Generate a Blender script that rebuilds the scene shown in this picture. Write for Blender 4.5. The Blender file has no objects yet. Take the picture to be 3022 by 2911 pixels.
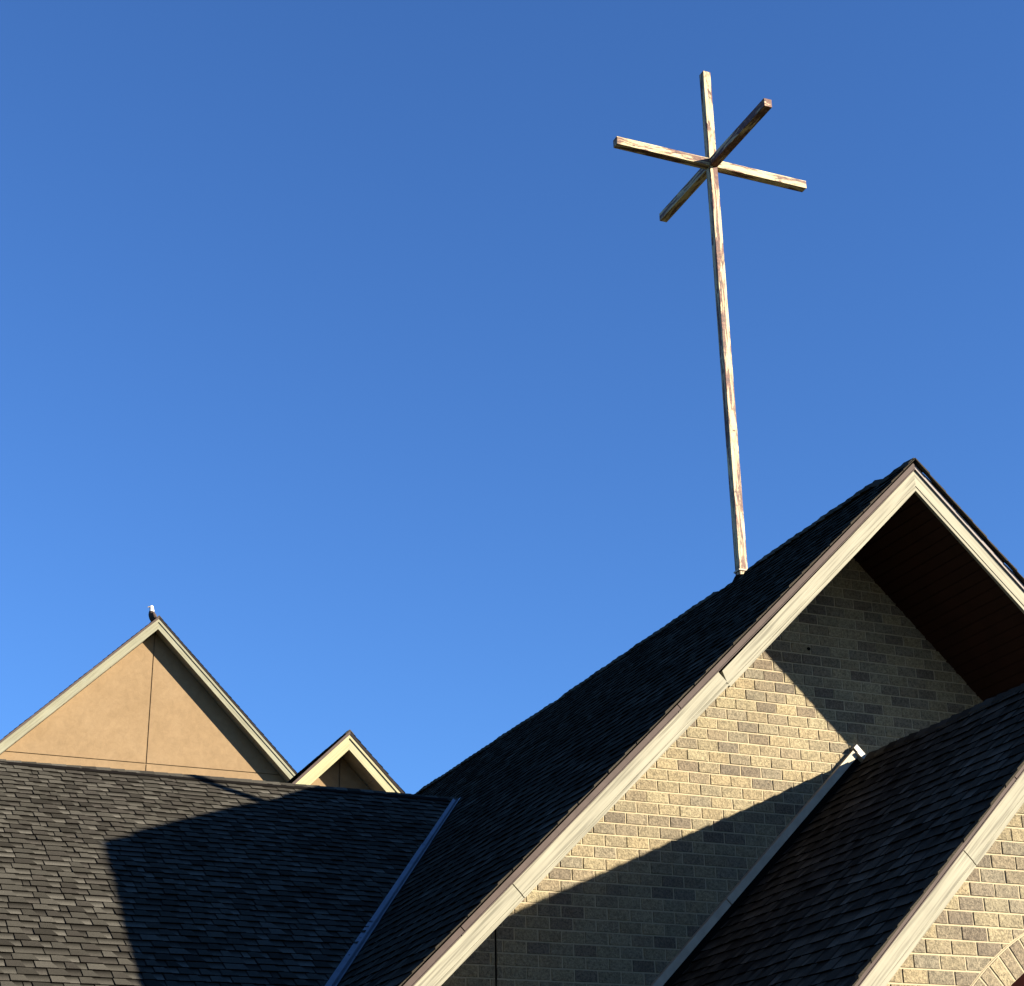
import bpy, bmesh, math, random
from mathutils import Vector, Matrix
from mathutils import noise as mnoise

# ---------------------------------------------------------------- camera, sky, sun
SC = bpy.context.scene
S = 0.52                       # building units -> metres
GZ = -1.6                      # ground below the eye, metres
COL = SC.collection

cam_d = bpy.data.cameras.new("camera"); cam = bpy.data.objects.new("camera", cam_d); COL.objects.link(cam)
cam_d.sensor_fit = 'HORIZONTAL'; cam_d.sensor_width = 36.0
cam_d.lens = 36.0 * 5225.0 / 3022.0
cam_d.clip_start = 0.1; cam_d.clip_end = 5000
R = Vector((0.92137, -0.38823, -0.01710)); U = Vector((-0.14120, -0.37538, 0.91605)); W = R.cross(U) * -1.0
R.normalize(); W.normalize(); U = R.cross(W).normalized()
m = Matrix.Identity(4)
for i in range(3):
    m[i][0] = R[i]; m[i][1] = U[i]; m[i][2] = -W[i]
cam.matrix_world = m
SC.camera = cam

SUN = Vector((1.1102, -1.0, 0.5078)).normalized()      # towards the sun
wd = bpy.data.worlds.new("World"); SC.world = wd; wd.use_nodes = True
nt = wd.node_tree; nt.nodes.clear()
out = nt.nodes.new('ShaderNodeOutputWorld'); bg = nt.nodes.new('ShaderNodeBackground'); sky = nt.nodes.new('ShaderNodeTexSky')
sky.sky_type = 'NISHITA'; sky.sun_disc = False
sky.sun_elevation = math.asin(SUN.z); sky.sun_rotation = math.atan2(SUN.x, SUN.y)
sky.altitude = 0; sky.air_density = 1.0; sky.dust_density = 0.0; sky.ozone_density = 3.0
bg.inputs[1].default_value = 0.05
tn = nt.nodes.new('ShaderNodeMix'); tn.data_type = 'RGBA'; tn.blend_type = 'MULTIPLY'; tn.inputs[0].default_value = 1.0
tn.inputs[7].default_value = (0.43, 0.69, 1.07, 1)      # tint over the whole sky, deeper blue and dimmer
nt.links.new(sky.outputs[0], tn.inputs[6]); nt.links.new(tn.outputs[2], bg.inputs[0]); nt.links.new(bg.outputs[0], out.inputs[0])
sd = bpy.data.lights.new("sun", 'SUN'); sd.energy = 5.0; sd.angle = math.radians(0.53); sd.color = (1.0, 0.90, 0.74)
so = bpy.data.objects.new("sun", sd); COL.objects.link(so)
so.rotation_euler = SUN.to_track_quat('Z', 'Y').to_euler()
SC.view_settings.view_transform = 'Standard'; SC.view_settings.look = 'None'
SC.view_settings.exposure = 2.05; SC.view_settings.gamma = 1.0

# ---------------------------------------------------------------- materials
def new_mat(name, rough=0.8, metal=0.0, spec=0.3):
    mt = bpy.data.materials.new(name); mt.use_nodes = True
    n = mt.node_tree; b = n.nodes['Principled BSDF']
    b.inputs['Roughness'].default_value = rough; b.inputs['Metallic'].default_value = metal
    b.inputs['Specular IOR Level'].default_value = spec
    return mt, n, b
def N(n, t, **k):
    o = n.nodes.new(t)
    for a, v in k.items():
        if hasattr(o, a): setattr(o, a, v)
        else: o.inputs[a].default_value = v
    return o
def ramp(n, stops):
    r = n.nodes.new('ShaderNodeValToRGB'); e = r.color_ramp.elements
    while len(e) < len(stops): e.new(0.5)
    for i, (p, c) in enumerate(stops):
        e[i].position = p; e[i].color = (c[0], c[1], c[2], 1) if isinstance(c, tuple) else (c, c, c, 1)
    return r
def noise_node(n, scale, vec=None, detail=4, rough=0.6, dist=0.0):
    t = N(n, 'ShaderNodeTexNoise', Scale=scale, Detail=detail, Roughness=rough, Distortion=dist)
    if vec is not None: n.links.new(vec, t.inputs['Vector'])
    return t
def objvec(n, scale=(1, 1, 1), rot=(0, 0, 0)):
    tc = n.nodes.new('ShaderNodeTexCoord'); mp = n.nodes.new('ShaderNodeMapping')
    mp.inputs['Rotation'].default_value = rot; mp.inputs['Scale'].default_value = scale
    if rot != (0, 0, 0) and scale != (1, 1, 1):
        m0 = n.nodes.new('ShaderNodeMapping'); m0.inputs['Rotation'].default_value = rot
        mp.inputs['Rotation'].default_value = (0, 0, 0)
        n.links.new(tc.outputs['Object'], m0.inputs[0]); n.links.new(m0.outputs[0], mp.inputs[0])
    else:
        n.links.new(tc.outputs['Object'], mp.inputs[0])
    return mp.outputs[0]
def mul(n, a, b, fac=1.0, mode='MULTIPLY'):
    x = n.nodes.new('ShaderNodeMix'); x.data_type = 'RGBA'; x.blend_type = mode
    if isinstance(fac, float): x.inputs[0].default_value = fac
    else: n.links.new(fac, x.inputs[0])
    for i, v in ((6, a), (7, b)):
        if isinstance(v, tuple): x.inputs[i].default_value = (*v, 1)
        else: n.links.new(v, x.inputs[i])
    return x.outputs[2]
def bump(n, b, h, strength, dist):
    u = n.nodes.new('ShaderNodeBump'); u.inputs['Strength'].default_value = strength; u.inputs['Distance'].default_value = dist
    n.links.new(h, u.inputs['Height']); n.links.new(u.outputs[0], b.inputs['Normal'])

def mat_attr(name, rough, grain_scale, lo, hi, bstr, bdist, blotch=0.15, grain2=None, detail=5):
    """colour of each piece from its colour attribute, broken up by grain and blotches"""
    mt, n, b = new_mat(name, rough)
    at = n.nodes.new('ShaderNodeAttribute'); at.attribute_name = 'Col'
    v = objvec(n)
    g = noise_node(n, grain_scale, v, detail, 0.7)
    r = ramp(n, [(0.3, lo), (0.7, hi)]); n.links.new(g.outputs[0], r.inputs[0])
    c = mul(n, at.outputs['Color'], r.outputs[0])
    bl = noise_node(n, 1.3, v, 4, 0.6); r2 = ramp(n, [(0.3, 1 - blotch), (0.7, 1 + blotch)]); n.links.new(bl.outputs[0], r2.inputs[0])
    c = mul(n, c, r2.outputs[0])
    if grain2:
        g2 = noise_node(n, grain2[0], v, 3, 0.6, 1.2); r3 = ramp(n, [(grain2[1], grain2[2]), (grain2[1] + 0.09, 1.0)])
        n.links.new(g2.outputs[0], r3.inputs[0]); c = mul(n, c, r3.outputs[0])
    n.links.new(c, b.inputs['Base Color'])
    bump(n, b, g.outputs[0], bstr, bdist)
    return mt

M = {}
M['shingle'] = mat_attr('asphalt_shingle', 0.95, 160, 0.27, 0.64, 0.7, 0.004, 0.14)
M['shingle'].node_tree.nodes['Principled BSDF'].inputs['Specular IOR Level'].default_value = 0.0
M['block'] = mat_attr('split_face_block', 0.92, 48, 0.50, 0.96, 1.0, 0.010, 0.06, (52, 0.43, 0.60))
M['mortar'] = mat_attr('mortar', 0.95, 120, 0.76, 0.96, 0.4, 0.002, 0.05)

def mat_wood(name, base, streak, rot, stain=0.0):
    mt, n, b = new_mat(name, 0.75, 0, 0.10)
    v = objvec(n, (1.6, 20, 62), (0, rot, 0))
    g = noise_node(n, 1.0, v, 3, 0.5, 0.0)
    r = ramp(n, [(0.34, tuple(x * streak * .95 for x in base)), (0.50, base), (0.66, tuple(x * 1.12 for x in base))]); n.links.new(g.outputs[0], r.inputs[0])
    c = r.outputs[0]
    v2 = objvec(n, (1.2, 1.2, 1.2))
    d = noise_node(n, 1.6, v2, 5, 0.65); r2 = ramp(n, [(0.3, 0.88), (0.65, 1.03)]); n.links.new(d.outputs[0], r2.inputs[0])
    c = mul(n, c, r2.outputs[0])
    if stain > 0:
        v3 = objvec(n, (1.1, 1.1, 5.5), (0, rot, 0))
        s = noise_node(n, 1.3, v3, 8, 0.72, 0.8); r3 = ramp(n, [(0.50, 0.0), (0.64, stain)]); n.links.new(s.outputs[0], r3.inputs[0])
        c = mul(n, c, (0.20, 0.20, 0.15), r3.outputs[0], 'MIX')
    n.links.new(c, b.inputs['Base Color']); bump(n, b, g.outputs[0], 0.35, 0.0025)
    return mt
A45 = math.radians(45)
CREAM = (0.218, 0.203, 0.150)
M['fascia_l'] = mat_wood('trim_board_cream', CREAM, 0.66, A45)
M['fascia_r'] = mat_wood('trim_board_cream_b', CREAM, 0.70, -A45)
WC = (0.18, 0.172, 0.120)
M['wfascia_l'] = mat_wood('weathered_board', WC, 0.86, A45, 0.5)
M['wfascia_r'] = mat_wood('weathered_board_b', WC, 0.80, -A45, 0.9)
M['yfascia_l'] = mat_wood('yellowed_board', (0.27, 0.248, 0.140), 0.88, A45, 0.25)
M['yfascia_r'] = mat_wood('yellowed_board_b', (0.26, 0.238, 0.142), 0.88, -A45, 0.35)

def mat_metal(name, col, rough=0.45, metal=0.0, var=0.12, sc=9, spec=0.5):
    col = tuple(c * 0.8 for c in col)
    mt, n, b = new_mat(name, rough, metal, spec)
    g = noise_node(n, sc, objvec(n), 5, 0.6); r = ramp(n, [(0.3, tuple(c * (1 - var) for c in col)), (0.7, tuple(min(1, c * (1 + var)) for c in col))])
    n.links.new(g.outputs[0], r.inputs[0]); n.links.new(r.outputs[0], b.inputs['Base Color'])
    bump(n, b, g.outputs[0], 0.12, 0.01)
    return mt
M['drip'] = mat_metal('brown_drip_metal', (0.078, 0.058, 0.050), 0.7, spec=0.08)
M['drip_dark'] = mat_metal('dark_drip_metal', (0.022, 0.018, 0.017), 0.8, spec=0.05)
M['drip_l'] = mat_metal('pale_drip_metal', (0.26, 0.225, 0.205), 0.7, spec=0.1)
M['valley'] = mat_metal('galvanised_valley', (0.16, 0.18, 0.20), 0.42, 0.75, 0.2, 5)
M['flash'] = mat_metal('painted_flashing', (0.46, 0.40, 0.30), 0.7, spec=0.1)
M['white_metal'] = mat_metal('white_flashing', (0.42, 0.40, 0.35), 0.6)
M['dark'] = mat_metal('dark_sealant_and_shade', (0.008, 0.007, 0.006), 0.9, spec=0.02)
M['soffit'] = mat_metal('brown_soffit_metal', (0.028, 0.0115, 0.007), 0.6, 0, 0.15, 4, 0.12)
M['soffit_w'] = mat_metal('stained_soffit_board', (0.26, 0.23, 0.17), 0.8, 0, 0.25, 3, 0.2)
M['window_wood'] = mat_metal('dark_red_panel', (0.010, 0.0014, 0.001), 0.9, 0, 0.3, 12, 0.03)
M['glass'] = mat_metal('dark_glass', (0.01, 0.01, 0.012), 0.08, spec=0.4)
M['plain_wall'] = mat_metal('rendered_wall', (0.42, 0.36, 0.25), 0.9, spec=0.1)
M['deck'] = mat_metal('roof_felt', (0.02, 0.019, 0.018), 0.95, spec=0.05)

def mat_stucco():
    mt, n, b = new_mat('tan_stucco', 0.93, 0, 0.15)
    v = objvec(n)
    a = noise_node(n, 0.9, v, 5, 0.65, 0.5); r = ramp(n, [(0.32, (0.160, 0.108, 0.058)), (0.5, (0.172, 0.117, 0.064)), (0.7, (0.184, 0.127, 0.071))]); n.links.new(a.outputs[0], r.inputs[0])
    g = noise_node(n, 6.5, v, 5, 0.75, 0.6); r2 = ramp(n, [(0.34, 0.90), (0.66, 1.08)]); n.links.new(g.outputs[0], r2.inputs[0])
    n.links.new(mul(n, r.outputs[0], r2.outputs[0]), b.inputs['Base Color'])
    h = noise_node(n, 45, v, 4, 0.7); bump(n, b, h.outputs[0], 0.6, 0.006)
    return mt
M['stucco'] = mat_stucco()

def mat_rust(name, axis, amount, seed):
    """cream paint peeling off a steel tube, rust in runs along the tube"""
    mt, n, b = new_mat(name, 0.62, 0, 0.3)
    sc = [19.0, 19.0, 19.0]; sc[axis] = 1.9
    tc = n.nodes.new('ShaderNodeTexCoord'); mp = n.nodes.new('ShaderNodeMapping')
    mp.inputs['Location'].default_value = (seed, seed * 1.7, seed * 0.3); mp.inputs['Scale'].default_value = sc
    n.links.new(tc.outputs['Object'], mp.inputs[0])
    runs = noise_node(n, 1.0, mp.outputs[0], 7, 0.72, 0.8)
    thr = 0.66 - 0.26 * amount
    fac = ramp(n, [(thr - 0.03, 0.0), (thr + 0.03, 1.0)]); n.links.new(runs.outputs[0], fac.inputs[0])
    v = objvec(n)
    pn = noise_node(n, 5, v, 5, 0.6); paint = ramp(n, [(0.3, (0.35, 0.275, 0.145)), (0.65, (0.44, 0.36, 0.20))]); n.links.new(pn.outputs[0], paint.inputs[0])
    rn = noise_node(n, 22, v, 5, 0.7); rust = ramp(n, [(0.3, (0.020, 0.009, 0.006)), (0.5, (0.085, 0.032, 0.018)), (0.72, (0.19, 0.088, 0.055))]); n.links.new(rn.outputs[0], rust.inputs[0])
    # grime in a thin stained band round each rust patch
    fine = noise_node(n, 60, v, 3, 0.6); fr = ramp(n, [(0.36, 0.72), (0.5, 1.0)]); n.links.new(fine.outputs[0], fr.inputs[0])
    c = mul(n, paint.outputs[0], rust.outputs[0], fac.outputs[0], 'MIX'); c = mul(n, c, fr.outputs[0])
    n.links.new(c, b.inputs['Base Color']); bump(n, b, runs.outputs[0], 0.25, 0.003)
    return mt

# ---------------------------------------------------------------- mesh helpers
class MB:
    def __init__(s): s.v = []; s.f = []; s.m = []; s.c = []
    def face(s, pts, mat=0, col=(1, 1, 1)):
        i = len(s.v); s.v += [tuple(p) for p in pts]; s.f.append(tuple(range(i, i + len(pts)))); s.m.append(mat)
        s.c.append(list(col) if isinstance(col[0], (tuple, list)) else [col] * len(pts))
    def hexa(s, p, mat=0, col=(1, 1, 1)):
        # p: 8 points, 0-3 one side, 4-7 the opposite side in the same order
        for q in ((0, 3, 2, 1), (4, 5, 6, 7), (0, 1, 5, 4), (1, 2, 6, 5), (2, 3, 7, 6), (3, 0, 4, 7)):
            s.face([p[k] for k in q], mat, col)
    def box(s, x0, x1, y0, y1, z0, z1, mat=0, col=(1, 1, 1)):
        s.hexa([(x0, y0, z0), (x1, y0, z0), (x1, y0, z1), (x0, y0, z1), (x0, y1, z0), (x1, y1, z0), (x1, y1, z1), (x0, y1, z1)], mat, col)
    def prism(s, poly, y0, y1, mat=0, col=(1, 1, 1)):
        n = len(poly)
        s.face([(x, y0, z) for x, z in poly], mat, col); s.face([(x, y1, z) for x, z in reversed(poly)], mat, col)
        for i in range(n):
            a, b = poly[i], poly[(i + 1) % n]
            s.face([(b[0], y0, b[1]), (a[0], y0, a[1]), (a[0], y1, a[1]), (b[0], y1, b[1])], mat, col)
    def build(s, name, mats, parent=None, origin=(0, 0, 0), bevel=0.0, weld=False, smooth=False):
        me = bpy.data.meshes.new(name); ox, oy, oz = origin
        me.from_pydata([(x * S - ox, y * S - oy, z * S - oz) for x, y, z in s.v], [], s.f)
        if not isinstance(mats, (list, tuple)): mats = [mats]
        for k in mats: me.materials.append(M[k] if isinstance(k, str) else k)
        for p, mi in zip(me.polygons, s.m): p.material_index = mi
        ca = me.color_attributes.new('Col', 'FLOAT_COLOR', 'CORNER'); k = 0
        for cs in s.c:
            for c in cs: ca.data[k].color = (c[0], c[1], c[2], 1); k += 1
        if weld:
            bm = bmesh.new(); bm.from_mesh(me); bmesh.ops.remove_doubles(bm, verts=bm.verts, dist=1e-5)
            bmesh.ops.recalc_face_normals(bm, faces=bm.faces); bm.to_mesh(me); bm.free()
        if smooth:
            for p in me.polygons: p.use_smooth = True
        o = bpy.data.objects.new(name, me); COL.objects.link(o)
        if parent: o.parent = parent
        if bevel > 0:
            bv = o.modifiers.new('bevel', 'BEVEL'); bv.width = bevel * S; bv.segments = 2; bv.limit_method = 'ANGLE'
        return o
def thing(name, label, cat, loc, group=None):
    o = bpy.data.objects.new(name, None); COL.objects.link(o); o.location = loc
    o.empty_display_size = 0.2; o['label'] = label; o['category'] = cat
    if group: o['group'] = group
    return o
def clip(poly, hps):
    """convex clip of a 2-D polygon by half planes a*x+b*y<=c"""
    for a, b, c in hps:
        o = []
        for i in range(len(poly)):
            p, q = poly[i], poly[(i + 1) % len(poly)]
            dp, dq = a * p[0] + b * p[1] - c, a * q[0] + b * q[1] - c
            if dp <= 0: o.append(p)
            if (dp < 0 < dq) or (dq < 0 < dp):
                t = dp / (dp - dq); o.append((p[0] + t * (q[0] - p[0]), p[1] + t * (q[1] - p[1])))
        poly = o
        if len(poly) < 3: return []
    ar = abs(sum(poly[i][0] * poly[(i + 1) % len(poly)][1] - poly[(i + 1) % len(poly)][0] * poly[i][1] for i in range(len(poly)))) / 2
    return poly if ar > 1e-4 else []
def nz(x, y, z=0.0): return mnoise.noise(Vector((x, y, z)))

# ---------------------------------------------------------------- dimensions (building units, eye at the origin)
ZG = GZ / S
YF = 23.011; YW = 25.55; XR = 17.498; ZR = 12.731; HF = 0.556; SB = 0.9878
YL = 37.352; ZL = 9.879; ML = 0.624
XP = 17.636; ZP = 8.103; YPF = 19.088; YPW = 19.372; HP = 0.49
YBACK = 50.0; ZE = 2.2
BW, BH = 0.4025, 0.1957

# ---------------------------------------------------------------- shingled slopes
SH_TONES = [(0.088, 0.081, 0.066), (0.104, 0.096, 0.078), (0.122, 0.113, 0.092), (0.068, 0.062, 0.051), (0.096, 0.087, 0.072), (0.150, 0.139, 0.114), (0.112, 0.104, 0.085)]
def shingles(mb, O, A, D, u0, u1, v1, hps=(), seed=1, e=0.262, t=0.017, wob=0.006, tone=1.0, wu=0.45):
    rnd = random.Random(seed)
    O, A, D = Vector(O), Vector(A).normalized(), Vector(D).normalized(); Nn = A.cross(D).normalized()
    if Nn.z < 0: Nn = -Nn
    def P(u, v, h): return O + A * u + D * (v + wob * nz(u * 1.1, v * 3.0, seed)) + Nn * (h + 0.018 * nz(u * 0.35, v * 0.4, seed + 5.0))
    flip = A.cross(D).dot(Nn) < 0
    def put(poly, hf, cf):
        poly = clip(poly, hps)
        if not poly: return
        if flip: poly = poly[::-1]
        mb.face([P(u, v, hf(u, v)) for u, v in poly], 0, [cf(u, v) for u, v in poly])
    rows = int(math.ceil(v1 / e))
    g = 0.018
    for r in range(rows):
        va, vb = r * e, min((r + 1) * e, v1)
        u = u0 - rnd.random() * 0.5
        while u < u1:
            w = rnd.choice([0.34, 0.40, 0.44, 0.47, 0.52, 0.60]) * wu / 0.45
            if rnd.random() < 0.05: w = 0.13
            ua, ub = max(u, u0) + g * 0.5, min(u + w, u1) - g * 0.5
            if ub - ua > 0.03:
                sk = rnd.uniform(-0.003, 0.005); lift = t + rnd.uniform(-0.003, 0.005)
                sl = rnd.choice([0, 0, 0, 0.008, 0.014])
                j1 = rnd.uniform(.93, 1.07); j2 = rnd.uniform(.9, 1.12); c1 = [x * tone * j1 for x in rnd.choice(SH_TONES)]; c2 = [x * tone * j2 for x in rnd.choice(SH_TONES)]
                hb = lambda q, v, va=va, lift=lift: lift * max(0, (v - va)) / e
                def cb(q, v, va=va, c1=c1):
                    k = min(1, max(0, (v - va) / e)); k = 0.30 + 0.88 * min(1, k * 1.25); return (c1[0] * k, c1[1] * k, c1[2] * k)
                ev = vb + sk
                mid = va + 0.55 * (ev - va)
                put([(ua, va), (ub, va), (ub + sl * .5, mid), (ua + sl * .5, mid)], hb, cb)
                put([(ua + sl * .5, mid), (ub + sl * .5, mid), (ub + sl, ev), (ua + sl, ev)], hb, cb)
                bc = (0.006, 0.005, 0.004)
                # butt edge
                if not hps or all(a * ua + b * ev <= c and a * ub + b * ev <= c for a, b, c in hps):
                    hh = hb(0, ev)
                    q = [P(ua + sl, ev, hh), P(ub + sl, ev, hh), P(ub + sl, ev, -0.004), P(ua + sl, ev, -0.004)]
                    mb.face(q[::-1] if flip else q, 0, bc)
                if w > 0.3 and rnd.random() < 0.9:
                    f = rnd.uniform(0.35, 0.6); ta = ua + (ub - ua) * f; tb = ta + rnd.uniform(0.05, 0.11)
                    tb = min(tb, ub - 0.02)
                    ht = lambda q, v, va=va, lift=lift: lift * max(0, (v - va)) / e + 0.006
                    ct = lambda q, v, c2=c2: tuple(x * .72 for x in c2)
                    put([(ua + .002, va + .004), (ta, va + .004), (tb, ev + .002), (ua + .002 + sl, ev + .002)], ht, ct)
                    if not hps or all(a * ua + b * ev <= c and a * tb + b * ev <= c for a, b, c in hps):
                        q = [P(ua + sl, ev + .002, ht(0, ev)), P(tb, ev + .002, ht(0, ev)), P(tb, ev + .002, -0.004), P(ua + sl, ev + .002, -0.004)]
                        mb.face(q[::-1] if flip else q, 0, bc)
                        q = [P(ta, va + .004, ht(0, va)), P(tb, ev + .002, ht(0, ev)), P(tb, ev, hb(0, ev)), P(ta, va, hb(0, va))]
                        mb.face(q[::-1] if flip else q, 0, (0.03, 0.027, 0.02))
            u += w
    return P
def cap_row(mb, pts, side, step=0.30, half=0.17, lift=0.03, seed=3, tone=1.0, th=0.03, slope=1.0):
    """overlapping cap shingles folded over a ridge. pts: function s -> ridge point; side: horizontal unit vector across"""
    rnd = random.Random(seed); sd = Vector(side).normalized()
    s, s1, f = pts
    while s < s1:
        e = min(s + step * 1.04, s1); a, b = Vector(f(s)), Vector(f(e))
        la, lb = lift + rnd.uniform(0, .008), lift + th + rnd.uniform(0, .012)
        jt = rnd.uniform(.8, 1.1); c = [x * tone * jt for x in rnd.choice(SH_TONES)]
        for sg in (-1, 1):
            dn = (sd * sg + Vector((0, 0, -slope))).normalized() * half
            p = [a + Vector((0, 0, la)), b + Vector((0, 0, lb)), b + Vector((0, 0, lb)) + dn, a + Vector((0, 0, la)) + dn]
            q = [x - Vector((0, 0, 0.03)) for x in p]
            mb.hexa([tuple(x) for x in p] + [tuple(x) for x in q], 0, c)
        s += step

# ================================================================= THE BRICK CHURCH
church = thing('church_building', 'pale block church with dark shingled roofs, cream rake boards and a porch gable', 'church', (XR * S, YW * S, GZ))
CO = church.location.copy()
def cb(mb, name, mats, parent=church, **k): return mb.build(name, mats, parent, tuple(CO), **k)

def rakeline(xr, zt, side, slope, x): return zt - slope * abs(x - xr)

# ---- block walls
BUFF = [(0.284, 0.232, 0.137), (0.302, 0.245, 0.144), (0.266, 0.217, 0.132), (0.314, 0.257, 0.150)]
GREY = [(0.226, 0.186, 0.120), (0.212, 0.176, 0.116), (0.240, 0.197, 0.127)]
DARK = [(0.182, 0.146, 0.098), (0.166, 0.134, 0.093), (0.196, 0.157, 0.104)]
MORT = (0.345, 0.282, 0.178)
def tint(rnd, pd=0.11, pg=0.24):
    k = rnd.random(); c = rnd.choice(DARK if k < pd else GREY if k < pd + pg else BUFF); s = rnd.uniform(0.92, 1.07); w = rnd.uniform(-.03, .03)
    return (c[0] * s * (1 + w), c[1] * s, c[2] * s * (1 - w))
def block_wall(mb, y, x0, x1, z0, z1, zj, xj, hps, seed, xjoint=None, disk=None):
    """zj: height of a bed joint; xj: an upright joint in the course just above it"""
    rnd = random.Random(seed); g = 0.0092; nb = 0
    r0 = int(math.floor((z0 - zj) / BH)); r1 = int(math.ceil((z1 - zj) / BH))
    for r in range(r0, r1):
        za, zb = zj + r * BH, zj + (r + 1) * BH
        off = xj + (0 if r % 2 == 0 else BW / 2)
        i0 = int(math.floor((x0 - off) / BW)); i1 = int(math.ceil((x1 - off) / BW))
        for i in range(i0, i1):
            xa, xb = off + i * BW, off + (i + 1) * BW
            c = tint(rnd, 0.11 + 0.16 * nz(xa * .35, za * .35, seed), 0.24)
            ga = -.002 if rnd.random() < .14 else g
            pieces = [(xa + ga, xb - g)]
            if xjoint and xa < xjoint < xb: pieces = [(xa + g, xjoint - .02), (xjoint + .02, xb - g)]
            for pa, pb in pieces:
                if pb - pa < 0.02: continue
                jz = rnd.uniform(-.002, .002)
                hp = list(hps)
                if disk:
                    cx, cz, rr = disk; mx, mz = (pa + pb) / 2 - cx, (za + zb) / 2 - cz; d = math.hypot(mx, mz)
                    corners = [math.hypot(px - cx, pz - cz) for px in (pa, pb) for pz in (za, zb)]
                    if max(corners) < rr: continue
                    if min(corners) < rr + .02:
                        nx, nz_ = mx / d, mz / d; hp.append((-nx, -nz_, -(rr + nx * cx + nz_ * cz) ))
                poly = clip([(pa, za + g + jz), (pb, za + g + jz), (pb, zb - g + jz), (pa, zb - g + jz)], hp)
                if not poly: continue
                n = len(poly); cx = sum(p[0] for p in poly) / n; cz = sum(p[1] for p in poly) / n
                ins = [(p[0] + (cx - p[0]) * 0.035, p[1] + (cz - p[1]) * 0.07) for p in poly]
                pro = 0.012 + rnd.uniform(-.003, .003)
                # slightly uneven split face
                F = [(p[0], y - pro + rnd.uniform(-.003, .003), p[1]) for p in ins]
                mb.face(F, 0, c)
                for k in range(n):
                    a, b = poly[k], poly[(k + 1) % n]
                    mb.face([(a[0], y + .004, a[1]), (b[0], y + .004, b[1]), F[(k + 1) % n], F[k]], 0, c)
                nb += 1
    return nb

K_R = XR + (ZR - HF) / SB          # x + z/SB <= K_R inside right rake
zlow = ZR - HF
mb = MB()
hps = [(SB, 1, SB * XR + zlow + 0.08), (-SB, 1, -SB * XR + zlow + 0.08)]
block_wall(mb, YW, 6.5, 25.5, 1.5, 12.6, 7.3562, 13.7068, hps, 11, xjoint=10.575)
# mortar body of the wall, down to the ground
zs = zlow + 0.04
xw = XR - 10.2
mb.face([(xw, YW, ZG), (2 * XR - xw, YW, ZG), (2 * XR - xw, YW, zs - SB * (XR - xw)), (XR, YW, zs), (xw, YW, zs - SB * (XR - xw))], 1, MORT)
cb(mb, 'block_wall', ['block', 'mortar'])
mb = MB(); mb.box(10.575 - .0125, 10.575 + .0125, YW - .012, YW + .004, 1.5, 5.37); cb(mb, 'control_joint', 'dark')
mb = MB()
for a in range(7):
    an = a / 7 * 6.283; an2 = (a + 1) / 7 * 6.283; r = 0.042; r2 = 0.034
    mb.face([(16.6823, YW - .03, 10.0053), (16.6823 + r * math.cos(an), YW - .017, 10.0053 + r2 * math.sin(an)), (16.6823 + r * math.cos(an2), YW - .017, 10.0053 + r2 * math.sin(an2))])
cb(mb, 'wall_hole_cap', 'dark')  # low dark cap added to stand for a small hole in the wall
# side and back walls
mb = MB()
t_ = 0.3
mb.box(xw, xw + t_, YW + .01, YBACK - .5, ZG, 2.0); mb.box(2 * XR - xw - t_, 2 * XR - xw, YW + .01, YBACK - .5, ZG, 2.0)
mb.prism([(xw, ZG), (2 * XR - xw, ZG), (2 * XR - xw, zs - SB * (XR - xw) - .1), (XR, zs - .1), (xw, zs - SB * (XR - xw) - .1)], YBACK - .9, YBACK - .6)
cb(mb, 'side_wall', 'plain_wall')

# ---- main roof: left slope, right slope
Lm = (ZR - ZE) / SB
dl = Vector((-1, 0, -SB)).normalized(); drr = Vector((1, 0, -SB)).normalized(); slen = math.hypot(Lm, ZR - ZE)
roof = None
mb = MB()
# valley cut on the left slope: keep what is in front of the valley line (u = y-YF , v along slope)
# valley: at drop h below the ridge level z=ZR-h ; the wing roof is hit at y = YL-(ZL-z)/ML for z<=ZL
def vy(z): return YL - (ZL - z) / ML
cosv = math.sqrt(1 + SB * SB) / SB          # slope length per unit drop
vL = (ZR - ZL) * cosv
uA, uB = vy(ZL) - YF, vy(ZE) - YF; vA, vB = vL, (ZR - ZE) * cosv
# half plane for lower part: u <= uA + (v-vA)*(uB-uA)/(vB-vA)
kk = (uB - uA) / (vB - vA)
shingles(mb, (XR, YF - .05, ZR), (0, 1, 0), dl, 0, YBACK - YF, vL, (), 21)
nlow = shingles(mb, Vector((XR, YF - .05, ZR)) + dl * (math.floor(vL / .262) * .262), (0, 1, 0), dl, 0, YBACK - YF, vB - math.floor(vL / .262) * .262,
                [(1, -kk, uA - kk * (vA - math.floor(vL / .262) * .262) + .05 - .16), (0, -1, -(vL - math.floor(vL / .262) * .262))], 22)
# behind the ridge of the wing the slope carries on (mirror of the valley)
roof = cb(mb, 'roof', ['shingle'])
mb = MB()
shingles(mb, (XR, YF - .05, ZR), (0, 1, 0), drr, 0, YBACK - YF, slen, (), 23)
cb(mb, 'roof_slope', 'shingle', parent=roof)
# deck under the shingles
mb = MB()
for sg in (-1, 1):
    a = [(XR, YF, ZR - .02), (XR + sg * Lm, YF, ZE - .02), (XR + sg * Lm, YBACK, ZE - .02), (XR, YBACK, ZR - .02)]
    b = [(x, y, z - .07) for x, y, z in a]
    if sg == -1:
        pass
    mb.hexa(a + b)
cb(mb, 'roof_deck', 'deck', parent=roof)
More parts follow.
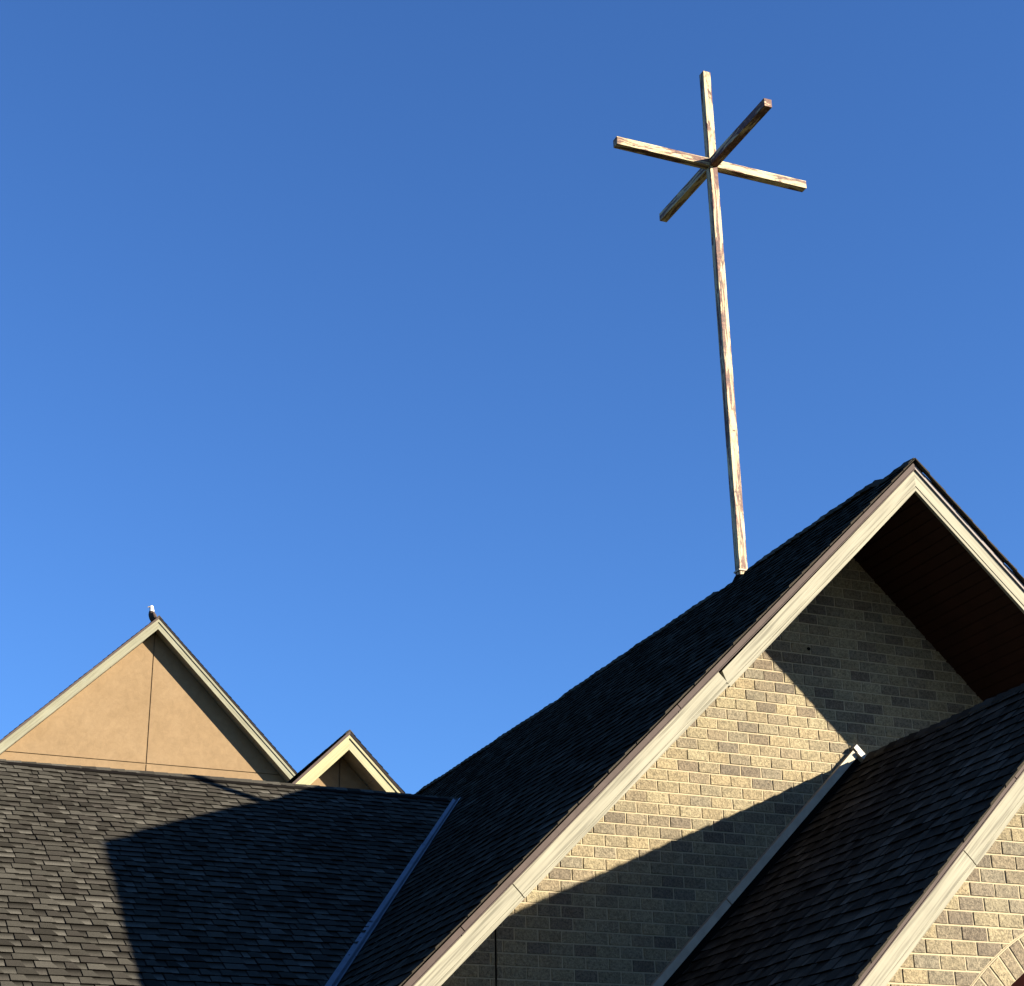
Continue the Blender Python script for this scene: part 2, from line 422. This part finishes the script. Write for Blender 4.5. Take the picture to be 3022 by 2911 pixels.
# ridge caps (vent ridge from a metre behind the rake, broken round the cross)
def ridge_z(s):
    y = YF - .05 + s
    z = 0.045 * nz(y * 0.55, 3.3) + 0.035 * nz(y * 1.3, 8.1) - 0.06 * math.sin(math.pi * min(1, max(0, (y - YF) / 24))) * 0.6
    if y > 24.15 and not (28.75 < y < 29.95): z += 0.055
    return z
mb = MB()
cap_row(mb, (0.0, YBACK - YF, lambda s: (XR, YF - .05 + s, ZR + ridge_z(s))), (1, 0, 0), seed=5, step=.30, half=.19, lift=.035, th=.022, slope=SB)
cb(mb, 'ridge_cap', 'shingle', parent=roof)

# ---- rake boards
def rakeboard(mb, xr, zt, slope, side, s0, s1, v0, v1, y0, y1, mit=True, dz0=0.0, dz1=0.0, mat=0, eg_=0.0):
    """board on a rake. s: horizontal distance from the ridge, v0..v1: drop below the roof line (upright measure)"""
    # ends are square to the rake except a mitre at the apex
    k = slope / (1 + slope * slope)
    def pt(s, v, dz, square):
        if square: s = s - (v - v0) * k
        return (xr + side * s, zt - slope * s - v + dz)
    q = [pt(s0, v0, dz0, not mit), pt(s1 - eg_, v0, dz1, True), pt(s1, v1, dz1, True), pt(s0, v1, dz0, not mit)]
    if side < 0: q = q[::-1]
    mb.prism(q, y0, y1, mat)
Lr = 10.45
def fascia_set(xr, zt, slope, yf, side, joints, mats, v=(0.185, 0.470, 0.556), parent=church, bev=0.008, drops=None):
    f = None
    for i in range(len(joints) - 1):
        mb = MB()
        a, b = joints[i], joints[i + 1]
        da, db = (drops[i][:2] if drops else (0, 0))
        k = slope / (1 + slope * slope); sh = (v[1] + .008 - v[0]) * k; eg_ = (drops[i][2] if drops and len(drops[i]) > 2 else 0)
        rakeboard(mb, xr, zt, slope, side, a + (0.006 if i else 0), b - .006, v[0], v[1], yf, yf + .07, i == 0, da, db, 0, eg_)
        rakeboard(mb, xr, zt, slope, side, a + (0.006 - sh if i else 0), b - .006 - sh, v[1] + .008, v[2], yf + .010, yf + .075, i == 0, da, db, 0, eg_ * .25)
        rakeboard(mb, xr, zt, slope, side, a + (0.006 - sh if i else 0), b - .03 - sh, v[1] - .01, v[1] + .02, yf + .03, yf + .07, i == 0, da, db)
        f = mb.build('fascia_board', mats, parent, tuple(parent.location) if parent.parent is None else (0, 0, 0), bevel=bev)
fascia_set(XR, ZR, SB, YF, -1, [0.0, 4.15, 7.70, Lr], 'fascia_l', drops=[(0, -.042, .06), (0, 0), (0, 0)])
fascia_set(XR, ZR, SB, YF, 1, [0.0, 5.2, Lr], 'fascia_r', v=(.168, .470, .556))
def drip_set(xr, zt, slope, yf, side, joints, mat, v0=0.035, v1=0.165, pro=.035, parent=church):
    mb = MB()
    for i in range(len(joints) - 1):
        rakeboard(mb, xr, zt, slope, side, joints[i] + (.006 if i else 0), joints[i + 1] - .006, v0, v1, yf - pro, yf + .05, i == 0)
        rakeboard(mb, xr, zt, slope, side, joints[i] + (.006 if i else 0), joints[i + 1] - .006, v1 - .012, v1 + .006, yf - pro - .012, yf - pro + .002, i == 0)
    return mb.build('drip_edge', mat, parent, tuple(parent.location), bevel=.004)
drip_set(XR, ZR, SB, YF, -1, [0.0, 4.93, 8.5, Lr], 'drip')
drip_set(XR, ZR, SB, YF, 1, [0.0, 3.9, Lr], 'drip_l', 0.06, .150, .02)
# dark sub-fascia behind the open joint and gap
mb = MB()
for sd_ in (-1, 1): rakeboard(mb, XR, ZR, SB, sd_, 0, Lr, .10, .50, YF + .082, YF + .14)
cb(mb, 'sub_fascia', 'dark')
# ragged shingle ends along the left rake
rnd = random.Random(77)
def shingle_ends(xr, zt, sl, yf, ln, parent, h0):
    for sg in (-1, 1):
        mb = MB(); s = 0.0
        while s < ln:
            w = rnd.uniform(.16, .30); k = .02 + rnd.uniform(0, .02); hh = rnd.uniform(.015, .035)
            x0, x1 = xr + sg * s, xr + sg * (s + w)
            z0, z1 = zt - sl * s, zt - sl * (s + w)
            q = [(x0, z0 + hh), (x1, z1 + hh + .02), (x1, z1 + h0), (x0, z0 + h0)]
            if sg < 0: q = q[::-1]
            mb.prism(q, yf - .05 - k, yf + .0, 0, (.085, .072, .054))
            s += w
        cb(mb, 'shingle_edge', 'shingle', parent=parent)
shingle_ends(XR, ZR, SB, YF, 10.6, roof, .005)
# ---- soffits with plank grooves, running back to the wall
def soffit(xr, zt, slope, hf, yf, yw, side, ln, mat, pitch=0.142, name='soffit', parent=church):
    mb = MB(); s = 0.02
    zt = zt - hf + 0.055
    while s < ln:
        a, b = s, s + pitch - .022
        for (p, q, up) in ((a, b, 0.0), (b, s + pitch, .022)):
            z = lambda t: zt - slope * t + up
            top = [(xr + side * p, z(p)), (xr + side * q, z(q)), (xr + side * q, z(q) + .03), (xr + side * p, z(p) + .03)]
            if side < 0: top = top[::-1]
            mb.prism(top, yf + .075, yw + .03)
        s += pitch
    return mb.build(name, mat, parent, tuple(parent.location))
soffit(XR, ZR, SB, HF, YF, YW, 1, 10.3, 'soffit'); soffit(XR, ZR, SB, HF, YF, YW, -1, 10.3, 'soffit')

# ================================================================= wing on the left (part of the church)
XV = XR - (ZR - ZL) / SB            # where its ridge meets the big slope
dn = Vector((0, -1, -ML)).normalized(); up_len = math.hypot((ZL - ZE) / ML, ZL - ZE)
mb = MB()
kf = math.sqrt(1 + ML * ML) / ML    # slope length per unit drop
# valley in (u = x - X0, v): x = XV - h/SB with h = v/kf
X0 = -12.0
shingles(mb, (X0, YL, ZL), (1, 0, 0), dn, 0, XV - X0 + .5, up_len, [(1, 1 / (kf * SB), XV - X0 - .10)], 31, tone=1.08)
wing = cb(mb, 'wing_roof', 'shingle')
mb = MB()
h2 = ZL - ZE
a = [(X0, YL, ZL - .02), (XV + .4, YL, ZL - .02), (XV + .4 - h2 / SB, YL - h2 / ML, ZE - .02), (X0, YL - h2 / ML, ZE - .02)]
mb.hexa([(x, y, z) for x, y, z in a] + [(x, y, z - .08) for x, y, z in a])
a = [(X0, YL, ZL - .02), (XV + .4, YL, ZL - .02), (XV + .4 - h2 / SB, YL + h2 / ML, ZE - .02), (X0, YL + h2 / ML, ZE - .02)]
mb.hexa(a + [(x, y, z - .08) for x, y, z in a])
cb(mb, 'roof_deck', 'deck', parent=wing)
mb = MB()
def wz(s): return -0.02 + 0.015 * nz(s * .8, 1.7) + 0.008 * nz(s * 3, 5.7)
cap_row(mb, (0.0, XV - X0 - .1, lambda s: (X0 + s, YL, ZL + wz(s))), (0, 1, 0), step=.31, half=.185, lift=.045, th=.010, seed=9, slope=ML, tone=1.05)
cb(mb, 'ridge_cap', 'shingle', parent=wing)
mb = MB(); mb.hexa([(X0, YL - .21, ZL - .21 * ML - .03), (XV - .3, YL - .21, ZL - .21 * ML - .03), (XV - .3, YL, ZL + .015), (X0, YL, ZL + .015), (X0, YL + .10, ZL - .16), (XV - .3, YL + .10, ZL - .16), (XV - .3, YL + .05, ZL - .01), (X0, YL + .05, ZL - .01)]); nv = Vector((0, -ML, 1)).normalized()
for va_, vb_ in ((.13, .30),):  # near-black strip on the slope, painted as the shadow gap below the caps
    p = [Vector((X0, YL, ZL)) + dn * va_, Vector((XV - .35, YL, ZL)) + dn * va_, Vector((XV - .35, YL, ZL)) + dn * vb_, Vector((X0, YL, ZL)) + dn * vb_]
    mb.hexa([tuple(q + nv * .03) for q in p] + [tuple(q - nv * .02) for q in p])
cb(mb, 'ridge_vent_and_gap_shade', 'dark', parent=wing)
mb = MB()
mb.box(X0 + .3, xw, YL - h2 / ML + .4, YL - h2 / ML + .7, ZG, ZE - .05); cb(mb, 'wing_wall', 'plain_wall')
mb = MB(); mb.box(X0 + .3, X0 + .6, YL - h2 / ML + .71, YL + h2 / ML - .4, ZG, ZE - .05); cb(mb, 'wing_wall', 'plain_wall')
# metal valley: two flanges and a raised centre rib, lapped in three lengths
mb = MB()
V0 = Vector((XV, YL, ZL)); vd = Vector((-1 / SB, -1 / ML, -1)).normalized()
n1 = Vector((-SB, 0, 1)).normalized(); n2 = Vector((0, -ML, 1)).normalized()
t1 = n1.cross(vd).normalized(); t2 = n2.cross(vd).normalized()
if t1.y > 0 : t1 = -t1
if t1.z < 0: t1 = -t1
if t2.x > 0: t2 = -t2
if t2.z < 0: t2 = -t2
tot = (ZL - ZE) / abs(vd.z)
cuts = [0.18, 3.9, 8.9, tot]
for i in range(3):
    a, b = cuts[i], cuts[i + 1] + .05
    wd_ = 0.125 + 0.012 * i; lift = .030 - .004 * i
    for tt, nn in ((t1, n1), (t2, n2)):
        p0, p1 = V0 + vd * a, V0 + vd * b
        c0 = p0 + (n1 + n2).normalized() * (.075); c1 = p1 + (n1 + n2).normalized() * (.075)
        r0, r1 = p0 + tt * .03 + nn * lift, p1 + tt * .03 + nn * lift
        e0, e1 = p0 + tt * wd_ + nn * (lift + .004), p1 + tt * wd_ + nn * (lift + .004)
        mb.face([c0, c1, r1, r0]); mb.face([r0, r1, e1, e0])
cb(mb, 'valley_flashing', 'valley', parent=wing)

# ================================================================= porch gable
mb = MB(); LP = (ZP - ZE)
dlp = Vector((-1, 0, -1)).normalized(); drp = Vector((1, 0, -1)).normalized()
shingles(mb, (XP, YPF - .05, ZP), (0, 1, 0), dlp, 0, YW - YPF + .03, LP * math.sqrt(2), (), 41, t=.017, wob=.05)
shingles(mb, (XP, YPF - .05, ZP), (0, 1, 0), drp, 0, YW - YPF + .03, LP * math.sqrt(2), (), 42)
porch = cb(mb, 'porch_roof', 'shingle')
mb = MB()
for sg in (-1, 1):
    a = [(XP, YPF, ZP - .02), (XP + sg * LP, YPF, ZE - .02), (XP + sg * LP, YW - .02, ZE - .02), (XP, YW - .02, ZP - .02)]
    mb.hexa(a + [(x, y, z - .07) for x, y, z in a])
cb(mb, 'roof_deck', 'deck', parent=porch)
mb = MB()
cap_row(mb, (0.0, YW - YPF - .12, lambda s: (XP, YPF - .05 + s, ZP + .02 * nz(s * .7, 4.4) + .012 * nz(s * 2.1, 7.0))), (1, 0, 0), seed=15, step=.30, half=.2, lift=.03, th=.02)
cb(mb, 'ridge_cap', 'shingle', parent=porch)
fascia_set(XP, ZP, 1.0, YPF, -1, [0.0, 2.93 + .12, 5.85], 'fascia_l', v=(.115, .405, HP + .01), parent=church)
fascia_set(XP, ZP, 1.0, YPF, 1, [0.0, 3.4, 5.85], 'fascia_r', v=(.115, .405, HP + .01), parent=church)
drip_set(XP, ZP, 1.0, YPF, -1, [0.0, 2.09, 5.02, 5.85], 'drip', .01, .10); drip_set(XP, ZP, 1.0, YPF, 1, [0.0, 5.85], 'drip', .01, .10)
shingle_ends(XP, ZP, 1.0, YPF, 5.8, porch, -.005)
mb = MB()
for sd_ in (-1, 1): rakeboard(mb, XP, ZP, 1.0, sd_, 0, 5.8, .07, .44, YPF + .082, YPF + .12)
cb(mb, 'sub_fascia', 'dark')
# porch wall with its block arch
AX, AZ, RO, RI = XP, 0.279, 4.186, 3.790
mb = MB()
zpl = ZP - HP
block_wall(mb, YPW, 12.6, 22.7, 1.6, 7.7, 4.0044, 14.4239, [(1, 1, XP + zpl + .05), (-1, 1, -XP + zpl + .05)], 51, disk=(AX, AZ, RO + .012))
# mortar bed of the wall with the arch cut out
n = 48
arc = [(AX + RO * math.cos(math.pi * i / n), AZ + RO * math.sin(math.pi * i / n)) for i in range(n + 1)]
hw = 5.4
def ztop(x): return min(zpl + .02 - abs(x - XP), 99)
for i in range(n):
    (xa, za), (xb, zb) = arc[i], arc[i + 1]
    mb.face([(xb, YPW, zb), (xa, YPW, za), (xa, YPW, ztop(xa)), (xb, YPW, ztop(xb))], 1, MORT)
for sg in (-1, 1):
    xa, xb = AX + sg * RO, AX + sg * hw
    q = [(xa, YPW, ZG), (xb, YPW, ZG), (xb, YPW, ztop(xb)), (xa, YPW, ztop(xa))]
    mb.face(q if sg > 0 else q[::-1], 1, MORT)
pw = cb(mb, 'porch_wall', ['block', 'mortar'])
mb = MB(); rnd = random.Random(5); st = math.radians(3.02); a0 = math.radians(132.6)
k = -44
ang = [a0 + i * st for i in range(-45, 16)]
ang = [a for a in ang if 0.02 < a < math.pi - .02]
ring = lambda r, a: (AX + r * math.cos(a), AZ + r * math.sin(a))
for a, b in zip(ang[:-1], ang[1:]):
    g = 0.0034; c = tint(rnd, .05, .55)
    poly = [ring(RI, a + g * 1.1), ring(RO - .012, a + g), ring(RO - .012, b - g), ring(RI, b - g * 1.1)]
    cx = sum(p[0] for p in poly) / 4; cz = sum(p[1] for p in poly) / 4
    ins = [(p[0] + (cx - p[0]) * .05, p[1] + (cz - p[1]) * .05) for p in poly]
    F = [(p[0], YPW - .02 + rnd.uniform(-.003, .003), p[1]) for p in ins]
    mb.face(F[::-1], 0, c)
    for q in range(4):
        p0, p1 = poly[q], poly[(q + 1) % 4]
        mb.face([(p1[0], YPW + .004, p1[1]), (p0[0], YPW + .004, p0[1]), F[q], F[(q + 1) % 4]][::-1], 0, c)
for i in range(n):
    t0, t1_ = math.pi * i / n, math.pi * (i + 1) / n
    p = [ring(RI + .004, t0), ring(RO, t0), ring(RO, t1_), ring(RI + .004, t1_)]
    mb.face([(x, YPW - .010, z) for x, z in p], 1, MORT)
    a, b = ring(RI + .004, t0), ring(RI + .004, t1_)
    mb.face([(a[0], YPW - .010, a[1]), (b[0], YPW - .010, b[1]), (b[0], YPW + .45, b[1]), (a[0], YPW + .45, a[1])], 0, (.40, .33, .22))
for sg in (-1, 1):
    xa = AX + sg * RI; mb.box(min(xa, AX + sg * RO), max(xa, AX + sg * RO), YPW + .002, YPW + .45, ZG, AZ, 0, (.45, .37, .24))
cb(mb, 'block_arch', ['block', 'mortar'])
# recessed dark red window filling the arch
mb = MB()
pts = [ring(RI - .0, math.pi * i / n) for i in range(n + 1)]
mb.prism([(AX - RI, ZG)] + [(AX + RI, ZG)] + pts, YPW + .16, YPW + .20)
win = cb(mb, 'arched_window', 'glass')
mb = MB()
for i in range(n):
    t0, t1_ = math.pi * i / n, math.pi * (i + 1) / n
    mb.prism([ring(RI - .20, t0), ring(RI - .001, t0), ring(RI - .001, t1_), ring(RI - .20, t1_)], YPW + .03, YPW + .155)
for xx in (-3.69, -2.2, -.75, .75, 2.2, 3.69):
    zt = AZ + math.sqrt(max(.1, (RI - .19) ** 2 - xx * xx)) if abs(xx) < 3.5 else AZ
    mb.box(AX + xx - .08, AX + xx + .08, YPW + .04, YPW + .15, ZG, zt)
cb(mb, 'window_frame', 'window_wood', parent=win)
# porch side walls
for sg in (-1, 1):
    mb = MB(); x0, x1 = sorted((XP + sg * 5.4, XP + sg * 5.1)); mb.box(x0, x1, YPW + .02, YW - .02, ZG, 1.9)
    cb(mb, 'porch_side_wall', 'plain_wall')
# painted step flashing where the porch roof meets the block wall, proud of the wall
fx, fz = 17.48, 8.317
mb = MB(); rakeboard(mb, fx, fz, 1.0, -1, .13, 2.86, 0, .185, YW - .12, YW - .02, False)
cb(mb, 'wall_flashing', 'flash', bevel=.006)
mb = MB(); rakeboard(mb, fx, fz, 1.0, -1, 2.872, 5.6, 0, .185, YW - .115, YW - .02, False)
cb(mb, 'wall_flashing', 'flash', bevel=.006)
mb = MB(); rakeboard(mb, fx, fz, 1.0, -1, .02, 5.6, .19, .37, YW - .06, YW - .02, False)
cb(mb, 'step_flashing', 'dark')
mb = MB(); rakeboard(mb, fx - .07, fz - .03, 1.0, 1, .0, 5.6, 0, .13, YW - .15, YW - .02, False)
rakeboard(mb, fx - .07, fz - .03, 1.0, 1, .0, 5.6, .13, .19, YW - .19, YW - .02, False)
cb(mb, 'wall_flashing', 'white_metal', bevel=.006)

# ================================================================= buildings behind
def stucco_house(name, label, xa, z_low, z_top, yf, ov, slope, half, depth, vj, hj, keys, prof, eave_drop):
    """gabled stucco block: prof = (shingle, drip, shadow board, board) drops below the roof line"""
    h = thing(name, label, 'church hall' if 'hall' in label else 'church', (xa * S, (yf + ov) * S, GZ)); o = tuple(h.location)
    yw = yf + ov; zl = z_low; rt = z_top
    hp = prof
    # wall panels between reveals
    mb = MB(); g = .022
    hpz = [(slope, 1, slope * xa + zl + .03), (-slope, 1, -slope * xa + zl + .03)]
    for (x0, x1) in ((xa - half + .9, vj - g), (vj + g, xa + half - .9)):
        for (z0, z1) in ((ZG, hj - 4.2 - g), (hj - 4.2 + g, hj - g), (hj + g, zl + 1)):
            p = clip([(x0, z0), (x1, z0), (x1, z1), (x0, z1)], hpz)
            if p: mb.prism(p, yw, yw + .05)
    p = clip([(xa - half + .9, ZG), (xa + half - .9, ZG), (xa + half - .9, zl + 1), (xa - half + .9, zl + 1)], hpz)
    mb.prism(p, yw + .045, yw + .2)
    mb.box(xa - half + .9, xa - half + 1.2, yw + .21, yw + depth - .3, ZG, zl - slope * (half - 1.0)); mb.box(xa + half - 1.2, xa + half - .9, yw + .21, yw + depth - .3, ZG, zl - slope * (half - 1.0))
    mb.prism(clip(p, [(0, -1, 99)]), yw + depth - .29, yw + depth - .1)
    mb.build('stucco_wall', 'stucco', h, o, bevel=.012)
    # roof
    mb = MB()
    for i, d in enumerate(((-1, 0, -slope), (1, 0, -slope))):
        shingles(mb, (xa, yf - .05, rt), (0, 1, 0), d, 0, depth + ov, half * math.sqrt(1 + slope * slope), (), 60 + i, e=.262, wu=.45 if depth < 12 else .6)
    rf = mb.build('roof', 'shingle', h, o)
    mb = MB()
    for sg in (-1, 1):
        a = [(xa, yf, rt - .02), (xa + sg * half, yf, rt - half * slope - .02), (xa + sg * half, yf + depth + ov, rt - half * slope - .02), (xa, yf + depth + ov, rt - .02)]
        mb.hexa(a + [(x, y, z - .07) for x, y, z in a])
    mb.build('roof_deck', 'deck', rf, (o[0], o[1], o[2]))
    mb = MB(); cap_row(mb, (0.0, depth, lambda s: (xa, yf - .05 + s, rt)), (1, 0, 0), seed=8, step=.32, half=.2, lift=.03, th=.02, slope=slope)
    mb.build('ridge_cap', 'shingle', rf, o)
    for side, km in ((-1, keys[0]), (1, keys[1])):
        mb = MB(); rakeboard(mb, xa, rt, slope, side, 0, half, hp[1], hp[2], yf - .035, yf + .0, True); mb.build('shadow_board', km, h, o, bevel=.006)
        mb = MB(); rakeboard(mb, xa, rt, slope, side, 0, half, hp[2] + .0, rt - zl, yf + .002, yf + .07, True); mb.build('fascia_board', km, h, o, bevel=.008)
        mb = MB(); rakeboard(mb, xa, rt, slope, side, 0, half, .02, hp[1] - .004, yf - (.09 if side < 0 else .05), yf + .04, True); mb.build('drip_edge', 'drip' if side < 0 else 'drip_dark', h, o, bevel=.004)
        soffit(xa, rt, slope, rt - zl, yf, yw, side, half - .1, 'soffit_w', pitch=.9, parent=h)
    return h
stucco_house('stucco_building', 'large tan stucco gable with weathered boards behind the left shingle roof', 14.335, 25.348, 25.93, 72.0, .62, 1.0, 9.0, 24, 14.33, 19.6,
             ('wfascia_l', 'wfascia_r'), (0, .13, .27), 0)
stucco_house('stucco_gable_building', 'small tan stucco gable with yellowed boards, between the large stucco gable and the church roof', 16.62, 15.046, 15.655, 52.0, .90, 1.0, 4.2, 8, 16.60, 12.0,
             ('yfascia_l', 'yfascia_r'), (0, .14, .25), 0)

# ================================================================= cross
CY = 29.077; TX = 0.095; CXC = 17.555; CZ = 22.70
cr = thing('cross', 'tall rusty cream metal cross with four level arms, standing on the church ridge', 'cross', (CXC * S, CY * S, (ZR - .3) * S))
co = tuple(cr.location)
def beam(name, p0, p1, mat, seed=0):
    mb = MB(); (x0, y0, z0), (x1, y1, z1) = p0, p1; mb.box(x0, x1, y0, y1, z0, z1)
    return mb.build(name, mat, cr, co, bevel=.008, weld=True)
post = beam('post', (CXC - TX, CY - TX, ZR - .3), (CXC + TX, CY + TX, CZ + 2.50), mat_rust('rusty_cream_post', 2, 0.62, 3.1))
beam('arm', (CXC - 2.415, CY - TX, CZ - .1), (CXC - TX - .001, CY + TX, CZ + .1), mat_rust('rusty_cream_arm', 0, 0.66, 7.3))
beam('arm', (CXC + TX + .001, CY - TX, CZ - .1), (CXC + 2.425, CY + TX, CZ + .1), mat_rust('rusty_cream_arm_b', 0, 0.52, 1.2))
a_near = beam('arm', (CXC - TX, CY - 2.50, CZ - .1), (CXC + TX, CY - TX - .001, CZ + .1), mat_rust('rusty_cream_arm_c', 1, 0.80, 5.5)); a_near['label'] = 'arm towards the viewer, mostly rust'
beam('arm', (CXC - TX, CY + TX + .001, CZ - .1), (CXC + TX, CY + 2.38, CZ + .1), mat_rust('rusty_cream_arm_d', 1, 0.60, 9.4))
mb = MB()
for k in range(4):
    sx, sy = ((-1, 0), (1, 0), (0, -1), (0, 1))[k]
    mb.box(CXC + (sx * (TX + .012) if sx else -TX) - (.012 if sx else 0), CXC + (sx * (TX + .012) if sx else TX) + (.012 if sx else 0),
           CY + (sy * (TX + .012) if sy else -TX - .02) - (.012 if sy else 0), CY + (sy * (TX + .012) if sy else TX + .02) + (.012 if sy else 0), ZR + .13, ZR + .16)
mb.build('strap', 'flash', cr, co)
mb = MB()
for i in range(20):
    a, b = i / 20 * 6.2832, (i + 1) / 20 * 6.2832
    def rr(r, t, z): return (CXC + r * math.cos(t), CY + r * math.sin(t), z)
    mb.face([rr(.30, a, ZR - .26), rr(.30, b, ZR - .26), rr(.145, b, ZR + .04), rr(.145, a, ZR + .04)])
mb.build('flashing_boot', 'dark', cr, co)

# ================================================================= eagle on the stucco gable
ex, ey, ez = 14.16, 72.36, 25.70
eg = thing('eagle', 'small white headed dark brown eagle perched just left of the stucco gable peak', 'bird', (ex * S, ey * S, (ez - .12) * S))
eo = tuple(eg.location)
FE, nF, bF = new_mat('brown_feathers', 0.85, 0, 0.2)
g = noise_node(nF, 1.0, objvec(nF, (60, 60, 18)), 5, 0.7); r = ramp(nF, [(0.35, (0.016, 0.011, 0.009)), (0.65, (0.075, 0.052, 0.042))]); nF.links.new(g.outputs[0], r.inputs[0]); nF.links.new(r.outputs[0], bF.inputs['Base Color'])
WH, nW, bW = new_mat('white_feathers', 0.8, 0, 0.2)
g = noise_node(nW, 50, objvec(nW), 4, 0.6); r = ramp(nW, [(0.3, (0.55, 0.55, 0.55)), (0.6, (0.68, 0.68, 0.68))]); nW.links.new(g.outputs[0], r.inputs[0]); nW.links.new(r.outputs[0], bW.inputs['Base Color'])
M['feather'] = FE; M['whitefeather'] = WH; M['beak'] = mat_metal('yellow_beak', (0.62, 0.42, 0.08), 0.4)
def loft(rings, mats_at, n=20, cap=True):
    mb = MB(); R_ = []
    for c, rx, ry, tilt in rings:
        c = Vector(c); ring_ = []
        for i in range(n):
            a = i / n * 2 * math.pi; p = Vector((rx * math.cos(a), ry * math.sin(a), 0)); p.rotate(Matrix.Rotation(tilt, 3, 'Y')); ring_.append(c + p)
        R_.append(ring_)
    for k in range(len(R_) - 1):
        for i in range(n):
            j = (i + 1) % n; mb.face([R_[k][i], R_[k][j], R_[k + 1][j], R_[k + 1][i]], mats_at(k))
    mb.face(R_[0][::-1], mats_at(0)); mb.face(R_[-1], mats_at(len(R_) - 2))
    return mb
# body of the bird: tail side to crown, standing upright, chest to the left
rg = [((ex + .10, ey, ez - .05), .05, .06, .3), ((ex + .06, ey, ez + .02), .13, .14, .3), ((ex + .02, ey, ez + .14), .185, .19, .25), ((ex - .02, ey, ez + .30), .195, .20, .2),
      ((ex - .06, ey, ez + .44), .155, .17, .1), ((ex - .08, ey, ez + .53), .115, .125, 0), ((ex - .085, ey, ez + .565), .105, .11, 0), ((ex - .09, ey, ez + .62), .095, .095, -.1),
      ((ex - .10, ey, ez + .69), .092, .088, -.2), ((ex - .115, ey, ez + .745), .088, .080, -.35), ((ex - .125, ey, ez + .785), .065, .06, -.4), ((ex - .13, ey, ez + .805), .025, .025, -.4)]
mb = loft(rg, lambda k: 1 if k >= 5 else 0)
bd = mb.build('body', ['feather', 'whitefeather'], eg, eo, weld=True, smooth=True)
sbm = bd.modifiers.new('sub', 'SUBSURF'); sbm.levels = 1; sbm.render_levels = 2
mb = loft([((ex - .19, ey, ez + .735), .018, .035, -1.4), ((ex - .235, ey, ez + .725), .016, .028, -1.6), ((ex - .262, ey, ez + .70), .012, .02, -2.2), ((ex - .268, ey, ez + .675), .005, .006, -2.8)], lambda k: 0, 10)
mb.build('beak', 'beak', eg, eo, weld=True, smooth=True)
for sy in (-1, 1):
    mb = loft([((ex - .03, ey + sy * .15, ez + .46), .03, .025, .3), ((ex + .00, ey + sy * .19, ez + .38), .10, .045, .35), ((ex + .06, ey + sy * .19, ez + .18), .12, .045, .45),
               ((ex + .15, ey + sy * .15, ez + .0), .085, .035, .5), ((ex + .22, ey + sy * .10, ez - .14), .03, .02, .5)], lambda k: 0, 12)
    mb.build('wing', 'feather', eg, eo, weld=True, smooth=True)
    mb = loft([((ex - .02, ey + sy * .07, ez + .06), .05, .05, 0), ((ex - .03, ey + sy * .07, ez - .03), .025, .025, 0), ((ex - .03, ey + sy * .07, ez - .17), .018, .018, 0)], lambda k: 0, 10)
    ft = mb.build('leg', 'beak', eg, eo, weld=True, smooth=True)
    mb = MB()
    for ta in (-.5, 0, .5, 3.14):
        dx, dy = -math.cos(ta), math.sin(ta); px, py = -dy * .012, dx * .012
        b0 = (ex - .03, ey + sy * .07)
        mb.hexa([(b0[0] + px, b0[1] + py, ez - .15), (b0[0] - px, b0[1] - py, ez - .15), (b0[0] + dx * .1 - px, b0[1] + dy * .1 - py, ez - .185), (b0[0] + dx * .1 + px, b0[1] + dy * .1 + py, ez - .185),
                 (b0[0] + px, b0[1] + py, ez - .18), (b0[0] - px, b0[1] - py, ez - .18), (b0[0] + dx * .1 - px, b0[1] + dy * .1 - py, ez - .20), (b0[0] + dx * .1 + px, b0[1] + dy * .1 + py, ez - .20)])
    mb.build('talons', 'beak', ft, eo)
mb = loft([((ex + .10, ey, ez + .06), .04, .09, .5), ((ex + .20, ey, ez - .12), .025, .085, .5), ((ex + .27, ey, ez - .24), .015, .10, .5)], lambda k: 0, 12)
mb.build('tail', 'whitefeather', eg, eo, weld=True, smooth=True)
for sy in (-1, 1):
    mb = loft([((ex - .165, ey + sy * .072, ez + .735), .006, .006, 0), ((ex - .165, ey + sy * .074, ez + .742), .012, .008, 0), ((ex - .165, ey + sy * .072, ez + .752), .005, .005, 0)], lambda k: 0, 8)
    mb.build('eye', 'dark', eg, eo, weld=True, smooth=True)

# ================================================================= ground
mg, n, b = new_mat('lawn', 0.95, 0, 0.1)
gg = noise_node(n, 0.8, objvec(n), 8, 0.7); r = ramp(n, [(0.3, (0.035, 0.045, 0.018)), (0.7, (0.075, 0.085, 0.035))]); n.links.new(gg.outputs[0], r.inputs[0]); n.links.new(r.outputs[0], b.inputs['Base Color'])
bump(n, b, gg.outputs[0], 0.6, 0.05)
bm = bmesh.new(); bmesh.ops.create_grid(bm, x_segments=40, y_segments=40, size=1500)
for v in bm.verts: v.co.z = GZ
me = bpy.data.meshes.new('ground'); bm.to_mesh(me); bm.free(); me.materials.append(mg)
g_ = bpy.data.objects.new('ground', me); COL.objects.link(g_); g_['kind'] = 'structure'
ma, n, b = new_mat('asphalt', 0.9, 0, 0.2)
gg = noise_node(n, 30, objvec(n), 6, 0.7); r = ramp(n, [(0.3, (0.035, 0.035, 0.036)), (0.7, (0.065, 0.064, 0.062))]); n.links.new(gg.outputs[0], r.inputs[0]); n.links.new(r.outputs[0], b.inputs['Base Color'])
me = bpy.data.meshes.new('car_park'); me.from_pydata([(-25, -30, GZ + .01), (40, -30, GZ + .01), (40, 6, GZ + .01), (-25, 6, GZ + .01)], [], [(0, 1, 2, 3)]); me.materials.append(ma)
g_ = bpy.data.objects.new('car_park', me); COL.objects.link(g_); g_['kind'] = 'structure'
